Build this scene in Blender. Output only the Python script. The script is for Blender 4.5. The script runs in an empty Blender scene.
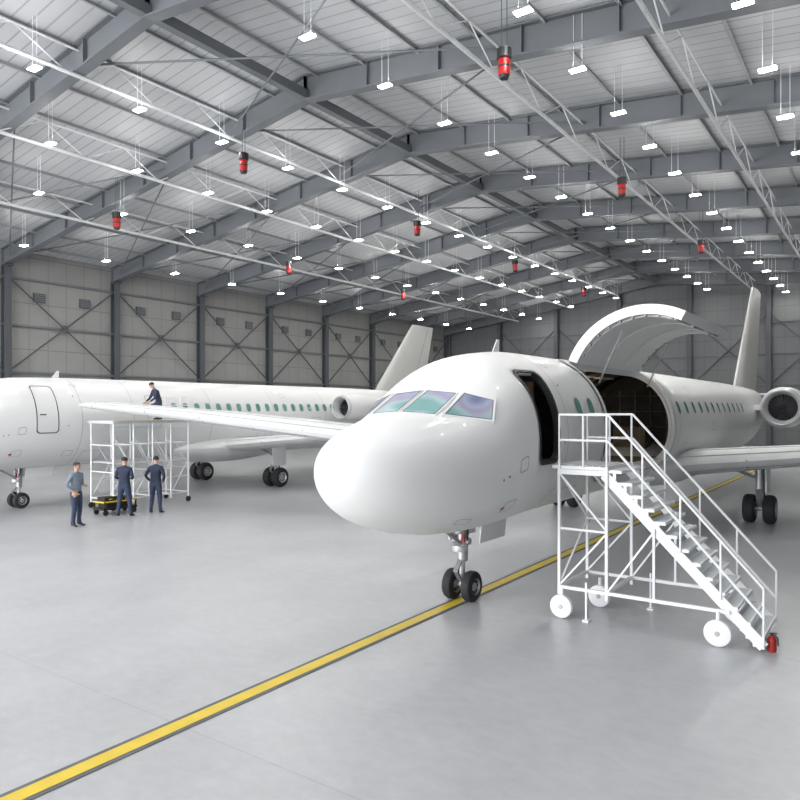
import bpy, math, random
from mathutils import Vector, Matrix
random.seed(4)
sc=bpy.context.scene
COL=sc.collection
PI=math.pi
# ---------------------------------------------------------------- materials
def pmat(name,col,rough=0.5,metal=0.0,var=0.06,scale=3.0,bump=0.0,emit=0.0,coat=0.0):
    m=bpy.data.materials.new(name); m.use_nodes=True
    nt=m.node_tree; b=nt.nodes['Principled BSDF']
    b.inputs['Roughness'].default_value=rough; b.inputs['Metallic'].default_value=metal
    b.inputs['Coat Weight'].default_value=coat
    tc=nt.nodes.new('ShaderNodeTexCoord'); nz=nt.nodes.new('ShaderNodeTexNoise')
    nz.inputs['Scale'].default_value=scale; nz.inputs['Detail'].default_value=4
    nt.links.new(tc.outputs['Object'],nz.inputs['Vector'])
    r=nt.nodes.new('ShaderNodeValToRGB')
    r.color_ramp.elements[0].position=0.3; r.color_ramp.elements[1].position=0.7
    r.color_ramp.elements[0].color=[c*(1-var) for c in col]+[1]
    r.color_ramp.elements[1].color=[min(1,c*(1+var)) for c in col]+[1]
    nt.links.new(nz.outputs['Fac'],r.inputs['Fac']); nt.links.new(r.outputs['Color'],b.inputs['Base Color'])
    if bump>0:
        bp=nt.nodes.new('ShaderNodeBump'); bp.inputs['Strength'].default_value=bump
        nt.links.new(nz.outputs['Fac'],bp.inputs['Height']); nt.links.new(bp.outputs['Normal'],b.inputs['Normal'])
    if emit>0:
        b.inputs['Emission Color'].default_value=list(col)+[1]; b.inputs['Emission Strength'].default_value=emit
    return m
WHITE=pmat('aircraft_white_paint',(.76,.76,.755),.36,0,.012,.6,coat=.15)
LINING=pmat('door_lining_white',(.86,.86,.85),.5,0,.02,1)
WINGG=pmat('wing_grey_white',(.66,.665,.67),.4,0,.03,1.2)
FING=pmat('fin_warm_white',(.54,.54,.52),.4,0,.03,1)
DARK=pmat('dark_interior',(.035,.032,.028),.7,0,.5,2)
RIB=pmat('interior_rib',(.14,.105,.065),.6,0,.3,4)
BLACK=pmat('black_rubber_seal',(.012,.012,.013),.5,0,.2)
TYRE=pmat('tyre_rubber',(.018,.018,.02),.75,0,.2,9)
HUB=pmat('wheel_hub_metal',(.45,.45,.46),.4,.5)
STRUT=pmat('landing_gear_steel',(.38,.39,.40),.35,.6)
SEAM=pmat('panel_seam',(.34,.35,.36),.6)
SEAMD=pmat('panel_seam_dark',(.13,.13,.14),.6)
GREEN=pmat('cabin_window_green',(.12,.30,.25),.12,0,.25,2)
RAIL=pmat('white_steel_tube',(.78,.79,.80),.35,0,.02)
STAIRT=pmat('stair_tread_aluminium',(.55,.57,.59),.4,.2)
RED=pmat('red_enamel',(.36,.01,.01),.4,0,.1)
STEEL=pmat('grey_frame_steel',(.13,.14,.152),.55,0,.06,.5)
STEELD=pmat('dark_column_steel',(.06,.067,.075),.6,0,.06,.5)
PURL=pmat('purlin_galvanised',(.34,.35,.36),.5,.1,.05)
TRUSS=pmat('white_truss_paint',(.66,.67,.68),.5,0,.04)
YEL=pmat('yellow_equipment',(.75,.52,.03),.5)
BLU=pmat('blue_equipment',(.05,.12,.32),.5)
FANM=pmat('fan_blade_metal',(.07,.07,.075),.4,.5)
LIP=pmat('polished_inlet_lip',(.58,.58,.59),.3,.3)
LAMP=pmat('led_panel',(1,.99,.96),.5,emit=225)
SKIN=pmat('skin',(.50,.31,.22),.55); HAIR=pmat('dark_hair',(.03,.022,.018),.7)
NAVY=pmat('navy_workwear',(.022,.03,.06),.8,0,.2,12,bump=.1)
NAVT=pmat('navy_trousers',(.028,.042,.085),.8,0,.2,12,bump=.1)
GREYS=pmat('grey_blue_shirt',(.17,.21,.27),.8,0,.15,12,bump=.1)
SHOE=pmat('black_shoe',(.015,.015,.016),.5)
EYE=pmat('eye',(.05,.04,.04),.2)
LIPM=pmat('lips',(.35,.14,.12),.5)
def glass_mat():
    m=bpy.data.materials.new('iridescent_windshield'); m.use_nodes=True
    nt=m.node_tree; b=nt.nodes['Principled BSDF']; b.inputs['Roughness'].default_value=.06
    tc=nt.nodes.new('ShaderNodeTexCoord'); nz=nt.nodes.new('ShaderNodeTexNoise'); nz.inputs['Scale'].default_value=1.5; nz.inputs['Detail'].default_value=.5
    nt.links.new(tc.outputs['Object'],nz.inputs['Vector']); r=nt.nodes.new('ShaderNodeValToRGB')
    e=r.color_ramp.elements; e[0].position=.32; e[0].color=(.20,.38,.37,1); e[1].position=.70; e[1].color=(.12,.13,.28,1)
    for p,c in ((.42,(.36,.48,.50,1)),(.50,(.36,.31,.44,1)),(.58,(.34,.38,.50,1))):
        k=e.new(p); k.color=c
    nt.links.new(nz.outputs['Fac'],r.inputs['Fac']); nt.links.new(r.outputs['Color'],b.inputs['Base Color'])
    return m
GLASS=glass_mat()
# ---------------------------------------------------------------- mesh builder
def frame(d):
    d=Vector(d).normalized(); up=Vector((0,0,1)) if abs(d.z)<.95 else Vector((1,0,0))
    a=d.cross(up).normalized(); b=a.cross(d).normalized(); return a,b,d
class MB:
    def __init__(s): s.v=[];s.f=[];s.m=[];s.mats=[]
    def mi(s,mat):
        if mat not in s.mats: s.mats.append(mat)
        return s.mats.index(mat)
    def add(s,vs,fs,mat):
        o=len(s.v); i=s.mi(mat); s.v+=[tuple(p) for p in vs]
        for f in fs: s.f.append([o+k for k in f]); s.m.append(i)
    def tube(s,p1,p2,r,mat,n=8,r2=None):
        p1=Vector(p1);p2=Vector(p2); a,b,d=frame(p2-p1); r2=r if r2 is None else r2
        vs=[p1+(a*math.cos(t*2*PI/n)+b*math.sin(t*2*PI/n))*r for t in range(n)]+[p2+(a*math.cos(t*2*PI/n)+b*math.sin(t*2*PI/n))*r2 for t in range(n)]
        fs=[(i,(i+1)%n,n+(i+1)%n,n+i) for i in range(n)]+[tuple(range(n-1,-1,-1)),tuple(range(n,2*n))]
        s.add(vs,fs,mat)
    def path(s,pts,r,mat,n=8):
        for a,b in zip(pts[:-1],pts[1:]): s.tube(a,b,r,mat,n)
    def box(s,c,sz,mat,M=None):
        c=Vector(c); vs=[]
        for dx in(-.5,.5):
            for dy in(-.5,.5):
                for dz in(-.5,.5):
                    p=Vector((dx*sz[0],dy*sz[1],dz*sz[2]))
                    if M is not None: p=M@p
                    vs.append(c+p)
        s.add(vs,[(0,1,3,2),(4,6,7,5),(0,4,5,1),(2,3,7,6),(0,2,6,4),(1,5,7,3)],mat)
    def bar(s,p1,p2,w,h,mat):
        p1=Vector(p1);p2=Vector(p2); a,b,d=frame(p2-p1); vs=[]
        for p in(p1,p2):
            for x,y in((-1,-1),(1,-1),(1,1),(-1,1)): vs.append(p+a*x*w/2+b*y*h/2)
        s.add(vs,[(3,2,1,0),(4,5,6,7),(0,1,5,4),(1,2,6,5),(2,3,7,6),(3,0,4,7)],mat)
    def lathe(s,o,axis,prof,mat,n=28,cap0=False,cap1=False):
        o=Vector(o); a,b,d=frame(axis); vs=[];fs=[]
        for (t,r) in prof:
            for k in range(n):
                an=2*PI*k/n; vs.append(o+d*t+(a*math.cos(an)+b*math.sin(an))*r)
        for j in range(len(prof)-1):
            for k in range(n):
                fs.append((j*n+k,j*n+(k+1)%n,(j+1)*n+(k+1)%n,(j+1)*n+k))
        if cap0: fs.append(tuple(range(n-1,-1,-1)))
        if cap1: fs.append(tuple((len(prof)-1)*n+k for k in range(n)))
        s.add(vs,fs,mat)
    def grid(s,P,mat,flip=False):
        R=len(P);C=len(P[0]); vs=[p for row in P for p in row]; fs=[]
        for i in range(R-1):
            for j in range(C-1):
                f=(i*C+j,i*C+j+1,(i+1)*C+j+1,(i+1)*C+j); fs.append(f[::-1] if flip else f)
        s.add(vs,fs,mat)
    def build(s,name,parent=None,loc=(0,0,0),smooth=35,fix=False):
        me=bpy.data.meshes.new(name); me.from_pydata(s.v,[],s.f)
        for mt in s.mats: me.materials.append(mt)
        me.polygons.foreach_set('material_index',s.m)
        if fix:
            import bmesh
            bm=bmesh.new(); bm.from_mesh(me)
            bmesh.ops.recalc_face_normals(bm,faces=bm.faces); bm.to_mesh(me); bm.free()
        if smooth:
            me.polygons.foreach_set('use_smooth',[True]*len(me.polygons))
            me.set_sharp_from_angle(angle=math.radians(smooth))
        me.update()
        ob=bpy.data.objects.new(name,me); COL.objects.link(ob); ob.location=loc
        if parent: ob.parent=parent
        return ob
def empty(name,loc,label,cat,rz=0,group=None):
    e=bpy.data.objects.new(name,None); e.empty_display_size=.3; e.location=loc; e.rotation_euler=(0,0,rz); COL.objects.link(e)
    tag(e,label,cat,group); return e
def tag(o,label,cat,group=None):
    o['label']=label; o['category']=cat
    if group: o['group']=group
    return o
def copytree(o,loc):
    c=o.copy(); COL.objects.link(c); c.location=loc
    for ch in o.children:
        k=ch.copy(); COL.objects.link(k); k.parent=c
        for g in ch.children:
            h=g.copy(); COL.objects.link(h); h.parent=k
    return c
# ---------------------------------------------------------------- hangar
XL,XR,Y0,Y1=-35.8,30.0,-26.0,58.8
CX,CY,CZ=6.26,-10.76,3.4
XRIDGE=CX-18.4
def beamz(X):
    q=CX-X
    return CZ+(15.1-.15*q if q>18.4 else 10.46+.1*q)
def roofz(X): return beamz(X)+.45
def floor_mat():
    m=bpy.data.materials.new('polished_concrete'); m.use_nodes=True; nt=m.node_tree; b=nt.nodes['Principled BSDF']; L=nt.links
    tc=nt.nodes.new('ShaderNodeTexCoord')
    def noise(s,d,st=(1,1,1),ro=.62):
        mp=nt.nodes.new('ShaderNodeMapping'); mp.inputs['Scale'].default_value=st; L.new(tc.outputs['Object'],mp.inputs['Vector'])
        n=nt.nodes.new('ShaderNodeTexNoise'); n.inputs['Scale'].default_value=s; n.inputs['Detail'].default_value=d; n.inputs['Roughness'].default_value=ro
        L.new(mp.outputs['Vector'],n.inputs['Vector']); return n
    n1=noise(.5,6,(1,.8,1),.6); n2=noise(5.0,8,(.8,1.2,1),.68)
    mx=nt.nodes.new('ShaderNodeMix'); mx.inputs['Factor'].default_value=.45
    L.new(n1.outputs['Fac'],mx.inputs['A']); L.new(n2.outputs['Fac'],mx.inputs['B'])
    r=nt.nodes.new('ShaderNodeValToRGB'); e=r.color_ramp.elements; e[0].position=.28; e[0].color=(.37,.377,.39,1); e[1].position=.72; e[1].color=(.54,.547,.56,1)
    L.new(mx.outputs['Result'],r.inputs['Fac'])
    br=nt.nodes.new('ShaderNodeTexBrick'); br.offset=0; br.inputs['Scale'].default_value=1; br.inputs['Brick Width'].default_value=6; br.inputs['Row Height'].default_value=6; br.inputs['Mortar Size'].default_value=.012
    br.inputs['Color1'].default_value=(1,1,1,1); br.inputs['Color2'].default_value=(.965,.965,.965,1); br.inputs['Mortar'].default_value=(.86,.86,.86,1)
    L.new(tc.outputs['Object'],br.inputs['Vector'])
    mu=nt.nodes.new('ShaderNodeMix'); mu.data_type='RGBA'; mu.blend_type='MULTIPLY'; mu.inputs['Factor'].default_value=1
    L.new(r.outputs['Color'],mu.inputs['A']); L.new(br.outputs['Color'],mu.inputs['B']); L.new(mu.outputs['Result'],b.inputs['Base Color'])
    rr=nt.nodes.new('ShaderNodeMapRange'); rr.inputs['To Min'].default_value=.24; rr.inputs['To Max'].default_value=.36
    L.new(n2.outputs['Fac'],rr.inputs['Value']); L.new(rr.outputs['Result'],b.inputs['Roughness'])
    return m
def stripe_mat(name,c1,c2,axis,period,rough=.6,width=.08,bump=.3,axis2=None,period2=1,width2=.02):
    m=bpy.data.materials.new(name); m.use_nodes=True; nt=m.node_tree; b=nt.nodes['Principled BSDF']; L=nt.links
    b.inputs['Roughness'].default_value=rough
    tc=nt.nodes.new('ShaderNodeTexCoord'); sp=nt.nodes.new('ShaderNodeSeparateXYZ'); L.new(tc.outputs['Object'],sp.inputs['Vector'])
    def line(ax,per,wd):
        d=nt.nodes.new('ShaderNodeMath'); d.operation='DIVIDE'; d.inputs[1].default_value=per
        if ax=='XY':
            ad=nt.nodes.new('ShaderNodeMath'); L.new(sp.outputs['X'],ad.inputs[0]); L.new(sp.outputs['Y'],ad.inputs[1]); L.new(ad.outputs[0],d.inputs[0])
        else: L.new(sp.outputs[ax],d.inputs[0])
        f=nt.nodes.new('ShaderNodeMath'); f.operation='FRACT'; L.new(d.outputs[0],f.inputs[0])
        g=nt.nodes.new('ShaderNodeMath'); g.operation='LESS_THAN'; L.new(f.outputs[0],g.inputs[0]); g.inputs[1].default_value=wd; return g
    g=line(axis,period,width)
    if axis2:
        g2=line(axis2,period2,width2); mxm=nt.nodes.new('ShaderNodeMath'); mxm.operation='MAXIMUM'; L.new(g.outputs[0],mxm.inputs[0]); L.new(g2.outputs[0],mxm.inputs[1]); g=mxm
    nz=nt.nodes.new('ShaderNodeTexNoise'); nz.inputs['Scale'].default_value=.4; nz.inputs['Detail'].default_value=4; L.new(tc.outputs['Object'],nz.inputs['Vector'])
    r=nt.nodes.new('ShaderNodeValToRGB'); r.color_ramp.elements[0].position=.3; r.color_ramp.elements[1].position=.7
    r.color_ramp.elements[0].color=[c*.88 for c in c1]+[1]; r.color_ramp.elements[1].color=list(c1)+[1]; L.new(nz.outputs['Fac'],r.inputs['Fac'])
    mx=nt.nodes.new('ShaderNodeMix'); mx.data_type='RGBA'; L.new(g.outputs[0],mx.inputs['Factor']); L.new(r.outputs['Color'],mx.inputs['A']); mx.inputs['B'].default_value=list(c2)+[1]
    L.new(mx.outputs['Result'],b.inputs['Base Color'])
    bp=nt.nodes.new('ShaderNodeBump'); bp.inputs['Strength'].default_value=bump; bp.inputs['Distance'].default_value=.05; bp.invert=True
    L.new(g.outputs[0],bp.inputs['Height']); L.new(bp.outputs['Normal'],b.inputs['Normal'])
    return m
FLOOR=floor_mat()
ROOF=stripe_mat('roof_metal_deck',(.49,.50,.515),(.30,.31,.32),'Y',.5,.55,.12)
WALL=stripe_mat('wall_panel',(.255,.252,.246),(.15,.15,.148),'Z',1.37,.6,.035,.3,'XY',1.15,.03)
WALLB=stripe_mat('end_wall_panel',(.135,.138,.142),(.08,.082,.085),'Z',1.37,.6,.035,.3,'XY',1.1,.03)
def struct(o): o['kind']='structure'; return o
b=MB(); b.box(((XL+XR)/2,(Y0+Y1)/2,-.1),(XR-XL+1,Y1-Y0+1,.2),FLOOR); struct(b.build('floor',smooth=0))
b=MB()
for xa,xb in((XL-.3,XRIDGE),(XRIDGE,XR+.3)):
    za,zb=roofz(xa),roofz(xb)
    vs=[(xa,Y0,za),(xb,Y0,zb),(xb,Y1+.3,zb),(xa,Y1+.3,za),(xa,Y0,za+.2),(xb,Y0,zb+.2),(xb,Y1+.3,zb+.2),(xa,Y1+.3,za+.2)]
    b.add(vs,[(0,3,2,1),(4,5,6,7),(0,1,5,4),(1,2,6,5),(2,3,7,6),(3,0,4,7)],ROOF)
struct(b.build('ceiling',smooth=0))
def wallbox(name,x0,x1,y0,y1,h):
    b=MB(); b.box(((x0+x1)/2,(y0+y1)/2,h/2),(x1-x0,y1-y0,h),WALL); return struct(b.build(name,smooth=0))
wallbox('wall_left',XL-.3,XL,Y0,Y1,roofz(XL)); wallbox('wall_right',XR,XR+.3,Y0,Y1,roofz(XR))
b=MB(); P=[(XL-.3,0),(XR+.3,0),(XR+.3,roofz(XR+.3)),(XRIDGE,roofz(XRIDGE)),(XL-.3,roofz(XL-.3))]
vs=[(x,Y1,z) for x,z in P]+[(x,Y1+.3,z) for x,z in P]
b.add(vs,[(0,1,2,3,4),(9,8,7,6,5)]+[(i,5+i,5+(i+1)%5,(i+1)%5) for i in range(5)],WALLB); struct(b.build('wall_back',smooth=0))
# frames
FY=[9.1+6.93*k for k in range(-3,8)]
for i,y in enumerate(FY):
    b=MB()
    for xa,xb in((XL,XRIDGE),(XRIDGE,XR)):
        za,zb=beamz(xa),beamz(xb)
        def sl(off,w,t):
            b.add([(xa,y-w/2,za+off),(xb,y-w/2,zb+off),(xb,y+w/2,zb+off),(xa,y+w/2,za+off),(xa,y-w/2,za+off+t),(xb,y-w/2,zb+off+t),(xb,y+w/2,zb+off+t),(xa,y+w/2,za+off+t)],
                  [(0,3,2,1),(4,5,6,7),(0,1,5,4),(1,2,6,5),(2,3,7,6),(3,0,4,7)],STEEL)
        sl(-.55,.42,.055); sl(.36,.42,.055); sl(-.51,.04,.88)
        n=int(abs(xb-xa)/3)
        for k in range(n+1):
            x=xa+(xb-xa)*k/n; b.box((x,y,beamz(x)-.07),(.03,.36,.86),STEEL)
    tag(b.build('roof_rafter',smooth=0),'grey steel I-beam rafter spanning the hangar roof','roof beam','hangar roof rafters')
    if y>0:
        b=MB(); h=beamz(XL)-.55
        b.box((XL+.42,y,h/2),(.04,.42,h),STEELD); b.box((XL+.04,y,h/2),(.04,.42,h),STEELD); b.box((XL+.23,y,h/2),(.36,.03,h),STEELD)
        b.box((XL+.35,y,h-.03),(.7,.42,.06),STEELD); b.box((XL+.3,y,.02),(.6,.6,.04),STEELD)
        tag(b.build('steel_column',smooth=0),'dark grey steel column against the hangar side wall','column','side wall columns')
        if i<len(FY)-1:
            y2=FY[i+1]
            b=MB()
            for (za,zb) in((5.6,10.9),(10.9,5.6)): b.tube((XL+.28,y+.2,za),(XL+.28,y2-.2,zb),.045,STEELD,6)
            b.box((XL+.28,(y+y2)/2,8.25),(.03,.45,.45),STEELD)
            tag(b.build('cross_brace',smooth=0),'thin dark steel X brace between wall columns','brace','side wall cross braces')
            for dy in(2.0,4.9):
                b=MB(); b.box((XL+.05,y+dy,10.0),(.1,.7,.55),STEELD)
                for k in range(4): b.box((XL+.11,y+dy,9.82+.12*k),(.03,.62,.05),STEEL)
                tag(b.build('wall_vent',smooth=0),'small dark louvred vent high on the wall','vent','wall vents')
n=0
for z in (2.8,5.5,8.25,11.0):
    n+=1; b=MB(); b.box((XL+.12,(Y0+Y1)/2,z),(.2,Y1-Y0,.12),STEEL); struct(b.build('trim_%d'%n,smooth=0))
    n+=1; b=MB(); b.box(((XL+XR)/2,Y1-.1,z),(XR-XL,.2,.12),STEEL); struct(b.build('trim_%d'%n,smooth=0))
bx=[XL+6.6*k for k in range(1,10)]
for i,x in enumerate(bx):
    b=MB(); h=beamz(x)-.2
    b.box((x,Y1-.62,h/2),(.42,.04,h),STEELD); b.box((x,Y1-.24,h/2),(.42,.04,h),STEELD); b.box((x,Y1-.43,h/2),(.03,.36,h),STEELD)
    tag(b.build('steel_column',smooth=0),'dark grey steel column against the hangar end wall','column','end wall columns')
    if i<len(bx)-1:
        b=MB()
        for za,zb in((5.6,11.6),(11.6,5.6)): b.tube((x+.2,Y1-.35,za),(bx[i+1]-.2,Y1-.35,zb),.05,STEELD,6)
        tag(b.build('cross_brace',smooth=0),'thin dark steel X brace on the end wall','brace','end wall cross braces')
# purlins
x=XL+1.2
while x<XR:
    if abs(x-XRIDGE)>.3:
        b=MB(); z=roofz(x)-.02; b.box((x,(Y0+Y1)/2,z-.07),(.04,Y1-Y0,.14),PURL); b.box((x+.04,(Y0+Y1)/2,z-.135),(.08,Y1-Y0,.015),PURL)
        tag(b.build('roof_purlin',smooth=0),'light grey metal purlin running under the roof sheets','purlin','roof purlins')
    x+=2.3
b=MB(); b.box((XRIDGE,(Y0+Y1)/2,beamz(XRIDGE)-.35),(.3,Y1-Y0,.35),STEEL)
tag(b.build('ridge_beam',smooth=0),'grey steel ridge beam along the roof apex','beam')
for q,zz in((5.0,9.75),(10.06,10.26),(22.3,11.1),(27.0,10.2),(33.0,9.3)):
    X=CX-q; zb=CZ+zz; zt=min(roofz(X)-.25,zb+.95); b=MB(); YE=Y1-.8
    b.tube((X,Y0,zb),(X,YE,zb),.07,TRUSS,6); b.tube((X,Y0,zt),(X,YE,zt),.04,TRUSS,6)
    y=Y0; k=0
    while y<YE-1.7:
        b.tube((X,y,zb if k%2==0 else zt),(X,y+1.73,zt if k%2==0 else zb),.022,TRUSS,5); y+=1.7325; k+=1
    tag(b.build('lattice_girder',smooth=0),'slender white lattice girder running along the roof','truss','white longitudinal roof trusses')
for i in range(2,len(FY)-1):
    for xa,xb in ((XL+1,CX-27),(CX-22.3,CX-10)):
        b=MB(); b.tube((xa,FY[i]+.2,beamz(xa)-.2),(xb,FY[i+1]-.2,beamz(xb)-.2),.035,STEEL,6); b.tube((xb,FY[i]+.2,beamz(xb)-.2),(xa,FY[i+1]-.2,beamz(xa)-.2),.035,STEEL,6)
        tag(b.build('roof_cross_brace',smooth=0),'thin grey steel rods crossing below the roof','brace','roof cross braces')
# lights
proto=None
for q,s0,stp in ((2.9,6.3,3.9),(7.6,5.0,3.7),(13.6,7.3,3.7),(21.8,7.5,3.7),(25.9,6.5,3.7),(30.2,7.7,4.0),(36.5,9,4.6)):
    X=CX-q; ry=s0
    while ry<68:
        Yp=ry+CY; z=beamz(X)-1.3
        if proto is None:
            b=MB(); b.box((0,0,.028),(.40,.18,.018),RAIL); b.box((0,0,.045),(.3,.08,.02),RAIL)
            proto=b.build('high_bay_light',loc=(X,Yp,z),smooth=0); tag(proto,'flat white LED high-bay light hung on two rods','ceiling light','high-bay lights')
            b=MB(); b.box((0,0,0.008),(.44,.22,.022),LAMP); b.build('lamp_panel',proto,smooth=0)
            for s in(-.13,.13):
                b=MB(); b.tube((s,0,.05),(s,0,1.66),.009,RAIL,5); b.build('suspension_rod',proto,smooth=0)
        else: copytree(proto,(X,Yp,z))
        ry+=stp
proto=None
for (x,y,z) in [(-2.3,6.2,12.6),(-14.9,8.4,13.1),(-23.4,8.3,12.1),(-24.6,20.9,12.1),(-14.9,20.8,13.1),(-3.05,18.5,12.6),(-2.8,32,12.6),(-15.0,33,13.1),(-24.7,33.5,12.1),(-15.0,46,13.1)]:
    if proto is None:
        proto=empty('hanging_heater',(x,y,z),'red and black cylindrical unit hanging from the roof','heater',group='red hanging roof units')
        b=MB(); b.lathe((0,0,0),(0,0,1),[(-.28,.15),(-.26,.165),(.14,.165),(.16,.155)],RED,20,True,True); b.build('heater_body',proto)
        b=MB(); b.lathe((0,0,0),(0,0,1),[(.15,.17),(.17,.20),(.42,.20),(.46,.11)],BLACK,20,True,True); b.build('heater_cap',proto)
        b=MB(); b.lathe((0,0,0),(0,0,1),[(-.08,.171),(-.03,.171)],BLACK,20,True,True); b.build('heater_band',proto)
        b=MB(); b.lathe((0,0,0),(0,0,1),[(-.36,.12),(-.27,.15)],BLACK,20,True,True); b.build('heater_nozzle',proto)
        for s in(-.08,.08):
            b=MB(); b.tube((s,0,.42),(s,0,2.1),.012,STEELD,5); b.build('hanger',proto,smooth=0)
    else: copytree(proto,(x,y,z))
# floor line
b=MB(); b.box((0,16,.004),(.30,84.5,.006),pmat('line_border_dark',(.12,.125,.13),.6,0,.2,4)); struct(b.build('trim_20',smooth=0))
b=MB(); b.box((0,16,.007),(.18,84.5,.006),pmat('yellow_floor_paint',(.74,.54,.03),.45,0,.08,3)); struct(b.build('trim_21',smooth=0))
# ---------------------------------------------------------------- aircraft
def pchip(tab):
    xs=[t[0] for t in tab]; ys=[t[1] for t in tab]; n=len(xs)
    h=[xs[i+1]-xs[i] for i in range(n-1)]; dl=[(ys[i+1]-ys[i])/h[i] for i in range(n-1)]
    d=[0]*n; d[0]=dl[0]; d[-1]=dl[-1]
    for i in range(1,n-1):
        if dl[i-1]*dl[i]<=0: d[i]=0
        else:
            w1=2*h[i]+h[i-1]; w2=h[i]+2*h[i-1]; d[i]=(w1+w2)/(w1/dl[i-1]+w2/dl[i])
    def f(x):
        if x<=xs[0]: return ys[0]
        if x>=xs[-1]: return ys[-1]
        i=0
        while x>xs[i+1]: i+=1
        t=(x-xs[i])/h[i]
        return ys[i]*(1+2*t)*(1-t)**2+d[i]*h[i]*t*(1-t)**2+ys[i+1]*t*t*(3-2*t)+d[i+1]*h[i]*t*t*(t-1)
    return f
def airfoil(n=10):
    up=[];lo=[]
    for i in range(n+1):
        x=.5*(1-math.cos(PI*i/n)); t=5*(.2969*math.sqrt(x)-.126*x-.3516*x*x+.2843*x**3-.1036*x**4)
        c=.02*math.sin(PI*x); up.append((x,c+t)); lo.append((x,c-t))
    return up[::-1]+lo[1:-1]
AF=airfoil()
def loft_wing(b,secs,mat,vertical=False):
    n=len(AF); vs=[];fs=[]
    for (s,yle,ch,z,tk) in secs:
        for (x,t) in AF:
            if vertical: vs.append((t*ch*tk,yle+x*ch,z))
            else: vs.append((s,yle+x*ch,z+t*ch*tk))
    for j in range(len(secs)-1):
        for k in range(n): fs.append((j*n+k,j*n+(k+1)%n,(j+1)*n+(k+1)%n,(j+1)*n+k))
    fs.append(tuple(range(n))); fs.append(tuple((len(secs)-1)*n+k for k in range(n))[::-1])
    b.add(vs,fs,mat)
def airplane(loc,label,P):
    root=empty('airplane',loc,label,'airplane')
    T0,T1=P['tail0'],P['tail1']; L=T1-T0; SH=P['nose']
    top=[(-3.5,2.5),(-3.49,2.6),(-3.45,2.7),(-3.35,2.83),(-3.2,2.95),(-3,3.05),(-2.5,3.20),(-2,3.31),(-1.6,3.44),(-1.3,3.60),(-1.0,3.81),(-.7,4.01),(-.3,4.21),(.1,4.34),(.6,4.42),(1.2,4.47),(1.9,4.48),(T0,4.48),(T0+.5*L,4.42),(T0+.85*L,4.27),(T1,4.05)]
    bot=[(-3.5,2.5),(-3.49,2.39),(-3.45,2.28),(-3.35,2.13),(-3.2,1.98),(-3,1.83),(-2.5,1.6),(-2,1.47),(-1.5,1.40),(-.8,1.36),(0,1.35),(T0-1,1.35),(T0+.2*L,1.5),(T0+.6*L,2.45),(T0+.85*L,3.2),(T1,3.65)]
    wid=[(-3.5,0.001),(-3.49,.14),(-3.45,.27),(-3.35,.44),(-3.2,.61),(-3,.78),(-2.5,1.06),(-2,1.25),(-1.5,1.38),(-1,1.47),(-.5,1.52),(0,1.54),(.7,1.55),(T0,1.55),(T0+.3*L,1.42),(T0+.65*L,.95),(T0+.9*L,.45),(T1,.18)]
    shf=lambda tb:[(x-SH if x<1 else x,y) for x,y in tb]
    ft,fb,fw=pchip(shf(top)),pchip(shf(bot)),pchip(shf(wid))
    def smst(t): t=max(0,min(1,t)); return t*t*(3-2*t)
    def nexp(a):
        s_=a+SH; return 2.0+.36*smst((1.8-s_)/2.4)*smst((s_+3.6)/1.8)
    def ring(a,th,off=0):
        zt,zb,w=ft(a),fb(a),fw(a); zc=zb+(zt-zb)*.5; h=(zt-zb)/2
        n=nexp(a); c,s=math.cos(th),math.sin(th)
        if c>0 and a>-.35:
            td=math.degrees(math.atan2(s,c)); g=smst((72-td)/26)*smst((td+60)/40)*smst((a+.35)/.25)
            dz=2.91+1.56*s-zc; q=max(-1,min(.96,dz/h)); s2=math.copysign(abs(q)**(n/2),q)
            s=s*(1-g)+s2*g; c=math.sqrt(max(0,1-s*s))
        cx=math.copysign(abs(c)**(2/n),c); sz=math.copysign(abs(s)**(2/n),s)
        return ((w+off)*cx, a, zc+(h+off)*sz)
    ths=[math.radians(5*k) for k in range(72)]
    D0,D1=P['door']; C0,C1,CL,CU=3.15,8.3,-35,70
    st=[-3.5,-3.495,-3.48,-3.45,-3.4,-3.35,-3.28,-3.2,-3.1,-3,-2.85,-2.7,-2.5,-2.3,-2.1,-1.9,-1.7,-1.5,-1.35,-1.2,-1.05,-.9,-.7,-.5]
    st=[s-SH for s in st]; a=st[-1]+.15
    while a<3.1: st.append(round(a,3)); a+=.15
    st=[s for s in st if min(abs(s-D0),abs(s-D1),abs(s-C0))>.06]+[D0,D1,C0]
    a=3.6
    while a<8.3-.01: st.append(a); a+=.43
    st=[s for s in st if s<8.2]+[8.3]
    a=9.3
    while a<T0-.3: st.append(a); a+=1.0
    st+=[T0+L*k/16 for k in range(17)]; st.sort()
    doors=P['open']; openings=[(D0,D1,-15,45,.13),(C0,C1,CL,CU,.35)] if doors else []
    b=MB(); vs=[];fs=[]
    for a in st:
        for th in ths: vs.append(ring(a,th))
    for j in range(len(st)-1):
        am=(st[j]+st[j+1])/2
        for k in range(72):
            t=5*k+2.5; t=t-360 if t>180 else t
            if any(o[0]<am<o[1] and o[2]<t<o[3] for o in openings): continue
            fs.append((j*72+k,j*72+(k+1)%72,(j+1)*72+(k+1)%72,(j+1)*72+k))
    fs.append(tuple((len(st)-1)*72+k for k in range(72))); fs.append(tuple(range(71,-1,-1)))
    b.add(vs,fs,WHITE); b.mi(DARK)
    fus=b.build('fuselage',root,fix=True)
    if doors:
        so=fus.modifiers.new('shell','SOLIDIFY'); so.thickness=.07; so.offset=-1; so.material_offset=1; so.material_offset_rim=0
    DEG=math.degrees(1/1.55)
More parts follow.
